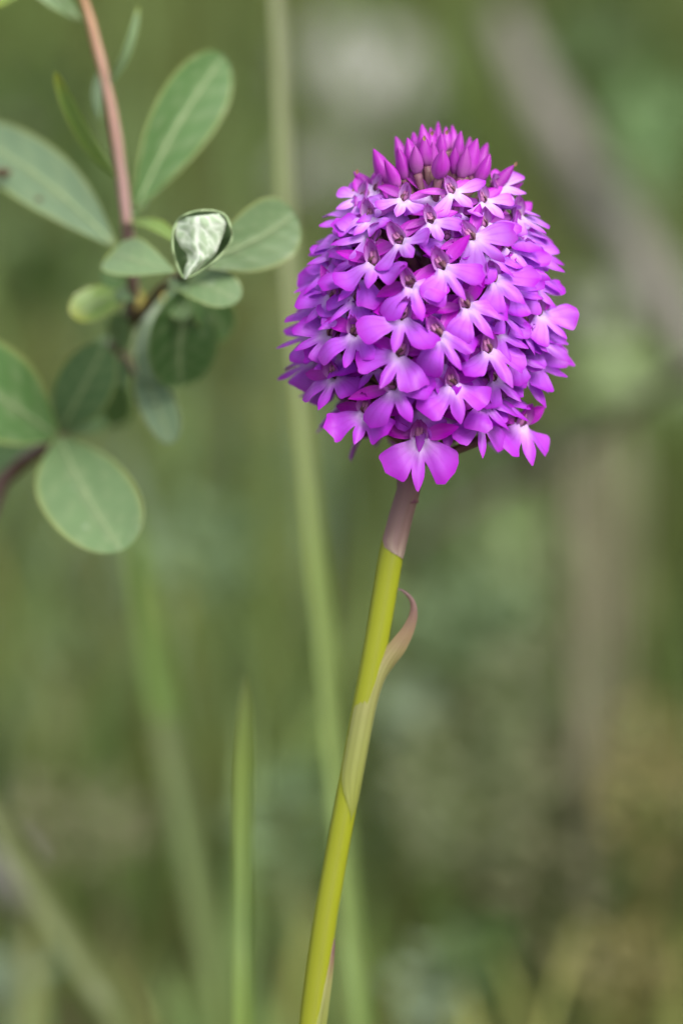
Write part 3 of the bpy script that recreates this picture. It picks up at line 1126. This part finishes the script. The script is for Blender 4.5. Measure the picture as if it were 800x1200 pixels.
leaf((172, 360, 0.046), (150, 346, 0.048), 22, M['leaf_gold'], 1.2, v3(0, 1, 0.2), 0.1, 0.05, rib=False)
leaf((190, 436, 0.044), (236, 416, 0.050), 30, M['leaf_blue'], 1.2, v3(0, 1, 0.5), 0.1, 0.05, rib=False)

for q in (((150, 330, 0.03), (118, 322, 0.028), 30, 'leaf_mid'), ((158, 352, 0.03), (128, 340, 0.034), 26, 'leaf_light'), ((212, 330, 0.030), (268, 392, 0.036), 52, 'leaf_mid'),
          ((196, 340, 0.034), (222, 372, 0.030), 34, 'leaf_light'), ((160, 392, 0.038), (196, 432, 0.040), 40, 'leaf_grey'), ((128, 418, 0.042), (146, 452, 0.040), 34, 'leaf_mid'),
          ((150, 330, 0.036), (176, 306, 0.034), 30, 'leaf_mid'), ((74, 500, 0.042), (40, 470, 0.046), 36, 'leaf_dark'), ((146, 262, 0.030), (170, 236, 0.034), 16, 'leaf_mid')):
    leaf(q[0], q[1], q[2], M[q[3]], 1.2, v3(random.uniform(-0.3, 0.3), 1, random.uniform(0, 0.5)), 0.15, 0.08, rib=False)
# brown insect damage on the big leaf
for (x_, y_, r_) in ((4, 203, 11), (48, 236, 8)):
    bm = bmesh.new()
    bmesh.ops.create_icosphere(bm, subdivisions=2, radius=1)
    c_ = PW(x_, y_, 0.0345) - F * 0.0012
    for v in bm.verts:
        d_ = 1 + 0.35 * noise.noise(v.co * 1.7 + Vector((x_, 0, 0)))
        v.co = c_ + X * (v.co.x * r_ * S * d_) + U * (v.co.y * r_ * 0.7 * S * d_) + F * (v.co.z * 0.0012)
    me = bpy.data.meshes.new('gall')
    bm.to_mesh(me)
    bm.free()
    me.materials.append(M['leaf_brown_spot'])
    wpart('gall', me)
# the curled leaf showing its silvery underside
ring = [(217, 326), (208, 312), (203, 294), (203, 272), (211, 256), (228, 248), (248, 247), (263, 252), (270, 266), (271, 282), (258, 300), (238, 316)]


def closed_ring(pts, per=4):
    n = len(pts)
    o_ = []
    for i in range(n):
        p0, p1, p2, p3 = [Vector(pts[(i + q) % n]) for q in (-1, 0, 1, 2)]
        for k in range(per):
            t_ = k / per
            o_.append(0.5 * ((2 * p1) + (p2 - p0) * t_ + (2 * p0 - 5 * p1 + 4 * p2 - p3) * t_ * t_ + (3 * p1 - p0 - 3 * p2 + p3) * t_ ** 3))
    return o_


rp = closed_ring([(a, b, 0) for a, b in ring])
cen = Vector((238, 284, 0))
vs, fs, ed, al, ve = [], [], [], [], []
layers = [(0.965, 0.5), (0.985, -0.1), (1.0, 0.15), (0.985, 1.2), (0.86, 3.2), (0.6, 4.8), (0.3, 5.8), (0.08, 6.2)]
n = len(rp)
for li, (kx, dz) in enumerate(layers):
    for i, q in enumerate(rp):
        d_ = cen + (q - cen) * kx
        wob = 0.6 * math.sin(i * 0.55) + 0.4 * math.sin(i * 1.3 + 1)
        vs.append(P(d_.x, d_.y, 0.004 + (dz + wob * (1 - li / 8)) * MM))
        ed.append(1.0 if li <= 2 else 0.4)
        al.append(i / n)
        ve.append(0.2)
for li in range(len(layers) - 1):
    for i in range(n):
        i2 = (i + 1) % n
        fs.append((li * n + i, li * n + i2, (li + 1) * n + i2, (li + 1) * n + i))
curl = wpart('curled_leaf', make_mesh('curled_leaf', vs, fs, M['leaf_light'], {'edge': ed, 'along': al, 'vein': ve}))
curl['label'] = 'curled leaf rolled into a cup showing its silvery veined underside'
rim_pts = [P(q.x, q.y, 0.004 + (0.6 * math.sin(i * 0.55) + 0.4 * math.sin(i * 1.3 + 1) - 0.15) * MM) for i, q in enumerate(rp)]
wpart('rim', tube('rim', rim_pts + rim_pts[:1], [1.7 * S, 1.5 * S, 1.7 * S], M['midrib'], 6), curl)
# flap: rows from top edge to the bottom point
rows = [((212, 255), (259, 250)), ((206, 266), (266, 261)), ((206, 278), (263, 272)), ((211, 289), (258, 284)), ((219, 297), (254, 295)), ((220, 306), (247, 304)), ((216, 315), (237, 313)), ((215, 327), (219, 327))]
vs, fs, ed, al, ve = [], [], [], [], []
NC = 22
NR = 30
for r_ in range(NR + 1):
    f = r_ / NR
    x_ = f * (len(rows) - 1)
    i = min(int(x_), len(rows) - 2)
    g = x_ - i
    (ax_, ay_), (bx_, by_) = [(rows[i][s][0] * (1 - g) + rows[i + 1][s][0] * g, rows[i][s][1] * (1 - g) + rows[i + 1][s][1] * g) for s in (0, 1)]
    for k in range(NC + 1):
        s = k / NC
        bul = math.sin(math.pi * s) * 2.0 * (1 - f * 0.5) + 0.35 * noise.noise(Vector((s * 4, f * 5, 2)))
        vs.append(P(ax_ + (bx_ - ax_) * s, ay_ + (by_ - ay_) * s, 0.0040 + (0.4 - bul) * MM))
        ed.append(max(abs(2 * s - 1) ** 2, 0))
        al.append(f)
        vd = noise.cell_vector(Vector((s * 5, f * 6, 0)))
        dist = sorted(noise.voronoi(Vector((s * 4.2 + 0.3 * math.sin(f * 6), f * 5.5 - s * 2, 0.5)))[0])[:2]
        net = max(0, 1 - (dist[1] - dist[0]) * 5)
        side_v = max(0, math.sin((f * 5 - abs(s - 0.42) * 4) * math.pi)) ** 10
        ve.append(min(1, 0.8 * net + 0.7 * side_v + (0.9 if abs(s - 0.42) < 0.035 else 0)))
for r_ in range(NR):
    for k in range(NC):
        q = r_ * (NC + 1) + k
        fs.append((q, q + 1, q + NC + 2, q + NC + 1))
wpart('flap', make_mesh('flap', vs, fs, M['leaf_under'], {'edge': ed, 'along': al, 'vein': ve}), curl)


# ------------------------------------------------------------------ grass blades one can tell apart
def grass_blade(pix, wpx, c, label, seed, tipw=0.1, kink=None, fold=0.5, face=0.0, name='grass_blade'):
    pts = [P(*q) for q in pix]
    low = pts[-1].copy()
    g = Vector((low.x, low.y, 0))
    d_ = (pts[-1] - pts[-2]).normalized()
    # run on to the soil
    steps = max(0.01, (low.z - gz(low.x, low.y)))
    end = low + Vector((d_.x * steps * 0.4, 0.0, 0))
    end.z = gz(end.x, end.y) - 0.004
    pts.append(end)
    base = Vector((end.x, end.y, gz(end.x, end.y)))
    line = spline(pts, 8)
    n_ = len(line)
    k_ = (D + pix[-1][2]) / D
    wd = [lerp_list([wpx * tipw] + [wpx * x for x in (0.6, 0.85, 0.95, 1, 1, 1, 0.9)], i / (n_ - 1)) * 0.5 * S * k_ for i in range(n_)]
    nn = [v3(math.sin(face), math.cos(face), 0.1)] * n_
    me = blade_surface(name, line, nn, wd, c, 6, fold, 0.0, veins=1, seed=seed)
    me.transform(Matrix.Translation(-base))
    o = obj(name, me)
    o.location = base
    tag(o, label, 'grass blade', 'tall grass blades near the orchid')
    return o


def grass_mat(name, stops):
    return graded(name, stops, 'along', 200, 0.4, 0.3, 0.4)


gmA = grass_mat('pale_grass_skin', [(0.0, (0.30, 0.31, 0.19)), (0.3, (0.27, 0.31, 0.15)), (0.5, (0.23, 0.31, 0.09)), (1.0, (0.19, 0.28, 0.08))])
gmB = grass_mat('bright_grass_skin', [(0.0, (0.26, 0.32, 0.10)), (0.3, (0.27, 0.37, 0.08)), (0.6, (0.20, 0.30, 0.09)), (1.0, (0.24, 0.33, 0.06))])
gmC = grass_mat('bent_grass_skin', [(0.0, (0.14, 0.22, 0.05)), (0.38, (0.14, 0.23, 0.05)), (0.42, (0.15, 0.185, 0.075)), (0.55, (0.14, 0.19, 0.07)), (1.0, (0.14, 0.20, 0.05))])
gmD = grass_mat('dull_grass_skin', [(0.0, (0.18, 0.21, 0.085)), (1.0, (0.17, 0.21, 0.07))])

grass_blade([(318, -120, 0.10), (326, 0, 0.10), (337, 250, 0.10), (352, 430, 0.10), (367, 600, 0.10), (383, 760, 0.10), (395, 900, 0.10), (412, 1080, 0.10), (428, 1230, 0.10)], 27, gmA,
            'tall pale grass blade rising between the willow sprig and the orchid flower head', 1, 0.6)
grass_blade([(288, 792, 0.045), (287, 850, 0.045), (285, 950, 0.045), (285, 1080, 0.045), (286, 1230, 0.045)], 24, gmB,
            'short bright green grass blade with a pointed tip beside the orchid stem', 2, 0.05)
grass_blade([(148, 585, 0.19), (165, 660, 0.19), (182, 760, 0.19), (202, 870, 0.19), (226, 990, 0.19), (248, 1100, 0.19), (268, 1220, 0.19)], 40, gmC,
            'broad dark green grass blade turning straw coloured halfway below the willow sprig', 3, 0.5)
grass_blade([(-40, 900, 0.15), (5, 975, 0.15), (60, 1062, 0.15), (110, 1140, 0.15), (150, 1215, 0.15)], 38, gmD,
            'dull green grass blade leaning steeply across the mauve grey stone', 4, 0.6)


# ------------------------------------------------------------------ blurred things on the bank
def ground_hit(px, py):
    """where the ray through a pixel meets the bank"""
    dd = -0.3
    while dd < 4:
        p = P(px, py, dd)
        if p.z <= gz(p.x, p.y):
            return p, dd
        dd += 0.004
    return P(px, py, 4), 4


def stone(px, py, wpx, hpx, col, label, seed):
    p, dd = ground_hit(px, py + hpx * 0.35)
    k = S * (D + dd) / D
    bm = bmesh.new()
    bmesh.ops.create_icosphere(bm, subdivisions=4, radius=1)
    for v in bm.verts:
        q = v.co.copy()
        d_ = 1 + 0.25 * noise.noise(q * 1.3 + Vector((seed, 0, 0))) + 0.08 * noise.noise(q * 4 + Vector((seed, 3, 0)))
        v.co = Vector((q.x * wpx * 0.5 * k * d_, q.y * wpx * 0.4 * k * d_, q.z * hpx * 0.5 * k * d_ + hpx * 0.3 * k))
    me = bpy.data.meshes.new('stone')
    bm.to_mesh(me)
    bm.free()
    me.polygons.foreach_set('use_smooth', [True] * len(me.polygons))
    me.materials.append(plain('stone_' + str(seed), tuple(c * 0.8 for c in col), tuple(min(1, c * 1.2) for c in col), 80, 0.85, 0.2, 0, 0.6, 0.002))
    o = obj('stone', me)
    o.location = (p.x, p.y, gz(p.x, p.y))
    tag(o, label, 'stone', 'stones on the bank')
    return o


stone(412, 92, 165, 150, (0.42, 0.42, 0.38), 'pale grey limestone lying on the bank behind the flower head', 1)
stone(392, 215, 130, 90, (0.24, 0.24, 0.21), 'darker grey stone just below the pale limestone beside the tall blade', 4)
stone(14, 1020, 110, 90, (0.30, 0.28, 0.27), 'mauve grey stone low on the bank behind the leaning blade', 2)
stone(692, 372, 85, 70, (0.50, 0.52, 0.42), 'small whitish stone beside the grey dead branch', 3)


def branch(pix, radii, col, label, name, seed, stretch=None):
    pts = [P(*q) for q in pix]
    foot_ = pts[-1]
    base = Vector((foot_.x, foot_.y, gz(foot_.x, foot_.y)))
    pts.append(Vector((foot_.x + 0.004, foot_.y, base.z - 0.004)) if foot_.z > base.z else foot_)
    k = (D + pix[0][2]) / D
    me = tube(name, spline(pts, 6), [r * S * k for r in radii], plain(name + '_bark' + str(seed), tuple(c * 0.75 for c in col), tuple(c * 1.25 for c in col), 120, 0.85, 0.1, 0, 0.6, 0.001), 10, 0.25)
    me.transform(Matrix.Translation(-base))
    o = obj(name, me)
    o.location = base
    tag(o, label, 'branch', 'dead wood on the bank')
    return o


branch([(585, 20, 0.46), (625, 105, 0.45), (680, 200, 0.44), (735, 285, 0.42), (790, 370, 0.40), (860, 480, 0.38), (930, 600, 0.36), (985, 760, 0.34)], (20, 26, 28, 27, 26, 25, 24), (0.17, 0.16, 0.135),
       'thick grey dead branch leaning across the bank above the whitish stone', 'dead_branch', 1)
branch([(470, 645, 0.26), (540, 598, 0.26), (640, 545, 0.26), (740, 480, 0.25), (830, 430, 0.24), (930, 480, 0.24), (990, 640, 0.24), (1000, 900, 0.24)], (5, 7, 9, 10, 10, 10), (0.075, 0.065, 0.05),
       'thin dark twig arching behind the foot of the flower head', 'dead_twig', 2)

# leafy herbs on the bank
lv, lf = [], []
LM = {}


def herb_leaf_mesh(mat, key):
    if key in LM:
        return LM[key]
    pts = [Vector((0, 0, i / 8)) + Vector((0, 0.12 * math.sin(math.pi * i / 8), 0)) for i in range(9)]
    wd = [max(0.01, 0.25 * obovate(1.1)(i / 8)) for i in range(9)]
    me = blade_surface('leaf', pts, [Vector((0, -1, 0))] * 9, wd, mat, 4, 0.15)
    LM[key] = me
    return me


HM = {}


def herb(px, py, rx, ry, dd, nleaf, size_px, colkey, col, label, seed, name='herb'):
    rr = random.Random(seed)
    if colkey not in HM:
        HM[colkey] = foliage_mat('herb_' + colkey, col)
    mat = HM[colkey]
    k = S * (D + dd) / D
    c = P(px, py, dd)
    base = Vector((c.x + rr.uniform(-0.01, 0.01), c.y + 0.004, 0))
    base.z = gz(base.x, base.y)
    root = empty(name, base)
    tag(root, label, 'plant', 'out of focus herbs on the bank')
    top = c + Vector((0, 0, ry * k * 0.6))
    if top.z < base.z + 0.02:
        top.z = base.z + 0.02
    sp = spline([base - Vector((0, 0, 0.004)), base * 0.5 + top * 0.5 + Vector((rr.uniform(-0.006, 0.006), 0, 0)), top], 5)
    me = tube('stem', sp, [0.0013, 0.0011, 0.0008], mat, 6)
    me.transform(Matrix.Translation(-base))
    obj('stem', me, root)
    lm = herb_leaf_mesh(mat, colkey)
    for i in range(nleaf):
        a = rr.uniform(0, 6.283)
        q = math.sqrt(rr.random())
        pos = c + X * (math.cos(a) * q * rx * k) + U * (math.sin(a) * q * ry * k) + F * rr.uniform(-0.02, 0.02)
        zmin = gz(pos.x, pos.y) + 0.003
        if pos.z < zmin:
            pos.z = zmin + rr.uniform(0, 0.01)
        o = obj('leaf', lm, root)
        s_ = size_px * k * rr.uniform(0.7, 1.25)
        dirv = Vector((math.cos(a) * 0.9 + rr.uniform(-0.4, 0.4), rr.uniform(-0.7, 0.2), rr.uniform(-0.1, 1.0))).normalized()
        b3 = basis(dirv, Vector((rr.uniform(-0.4, 0.4), -0.7, 0.8)))      # cols: x, along, normal
        R3 = Matrix((b3.col[0], -b3.col[2], b3.col[1])).transposed()
        start = pos - dirv * s_ * 0.5
        o.matrix_local = Matrix.Translation(start - base) @ R3.to_4x4() @ Matrix.Diagonal((s_, s_, s_, 1))
    return root


herb(690, 70, 95, 75, 0.50, 40, 60, 'deep', (0.055, 0.095, 0.02), 'dark green leafy herb above the dead branch', 1)
herb(780, 150, 45, 70, 0.42, 22, 60, 'fresh', (0.12, 0.21, 0.07), 'fresh green herb at the far side of the dead branch', 2)
herb(750, 430, 80, 45, 0.36, 30, 50, 'light', (0.20, 0.27, 0.11), 'light green herb just below the whitish stone', 3)
herb(470, 830, 40, 40, 0.30, 40, 30, 'silver', (0.19, 0.25, 0.15), 'silvery green herb behind the sheath leaf of the orchid stem', 4)
herb(540, 720, 75, 60, 0.33, 60, 34, 'sage', (0.13, 0.195, 0.085), 'sage green herb behind the stem just under the flower head', 5)
herb(240, 640, 70, 60, 0.30, 56, 34, 'sage', (0.13, 0.195, 0.085), 'sage green herb between the willow sprig and the tall pale blade', 6)
herb(100, 850, 110, 90, 0.34, 80, 34, 'olive', (0.12, 0.14, 0.03), 'olive herb beneath the willow sprig behind the broad grass blade', 7)
herb(550, 1120, 40, 80, 0.24, 22, 55, 'deep', (0.055, 0.095, 0.02), 'dark green herb low on the bank behind the foot of the orchid stem', 8)
herb(40, 230, 80, 180, 0.40, 46, 60, 'deep', (0.055, 0.095, 0.02), 'dark green herb behind the upper willow leaves', 9)
herb(760, 920, 60, 110, 0.26, 150, 22, 'ochre', (0.19, 0.17, 0.055), 'ochre withering herb beside the dry stalks', 10)
herb(450, 430, 240, 90, 0.45, 50, 60, 'olive', (0.12, 0.14, 0.03), 'wide olive herb directly behind the orchid flower head', 11)
herb(620, 660, 60, 60, 0.36, 20, 55, 'light', (0.20, 0.27, 0.11), 'light green herb under the thin dark twig', 12)
herb(330, 960, 50, 60, 0.26, 16, 50, 'sage', (0.13, 0.195, 0.085), 'sage green herb between the bright blade and the orchid stem', 13)
herb(500, 1150, 40, 50, 0.22, 14, 50, 'silver', (0.19, 0.25, 0.15), 'silvery herb at the foot of the bank beside the dark green herb', 14)
herb(10, 1150, 50, 50, 0.22, 14, 50, 'silver', (0.19, 0.25, 0.15), 'silvery herb below the mauve grey stone', 15)

herb(640, 1000, 80, 130, 0.27, 170, 22, 'faded', (0.17, 0.17, 0.085), 'faded grey green herb at the foot of the dry stalks', 16)
herb(720, 1130, 70, 60, 0.23, 90, 22, 'ochre', (0.22, 0.19, 0.06), 'ochre herb low under the withering one', 17)
herb(540, 930, 90, 110, 0.27, 190, 24, 'khaki', (0.15, 0.175, 0.08), 'khaki green herb between the orchid sheath leaf and the dry stalks', 18)
herb(640, 820, 90, 90, 0.30, 160, 24, 'khaki', (0.15, 0.175, 0.08), 'khaki green herb growing right in front of the dry stalks', 19)
herb(90, 960, 90, 60, 0.26, 110, 24, 'faded', (0.17, 0.17, 0.085), 'faded grey green herb above the leaning blade', 20)
# dry stalks, right
HM['straw'] = foliage_mat('straw', (0.24, 0.22, 0.14))
rr = random.Random(77)
tuft = None
for i, (x0, x1) in enumerate(((668, 690), (690, 680), (705, 700), (720, 690), (735, 712), (678, 650), (650, 640), (748, 735))):
    dd = 0.26 + 0.015 * i
    pts = [P(x0, 520 + rr.uniform(-30, 60), dd), P((x0 + x1) / 2 + rr.uniform(-6, 6), 850, dd), P(x1, 1150, dd)]
    e_ = pts[-1].copy()
    e_.z = gz(e_.x, e_.y) - 0.004
    pts.append(e_)
    if tuft is None:
        tuft = empty('dry_grass_tuft', Vector((e_.x, e_.y, e_.z + 0.004)))
        tag(tuft, 'tuft of upright straw coloured dry stalks on the bank beside the ochre herb', 'dry grass')
    me = tube('stalk', spline(pts, 6), [x * S for x in (6, 9, 10, 10)], HM['straw'], 6)
    me.transform(Matrix.Translation(-Vector(tuft.location)))
    obj('stalk', me, tuft)
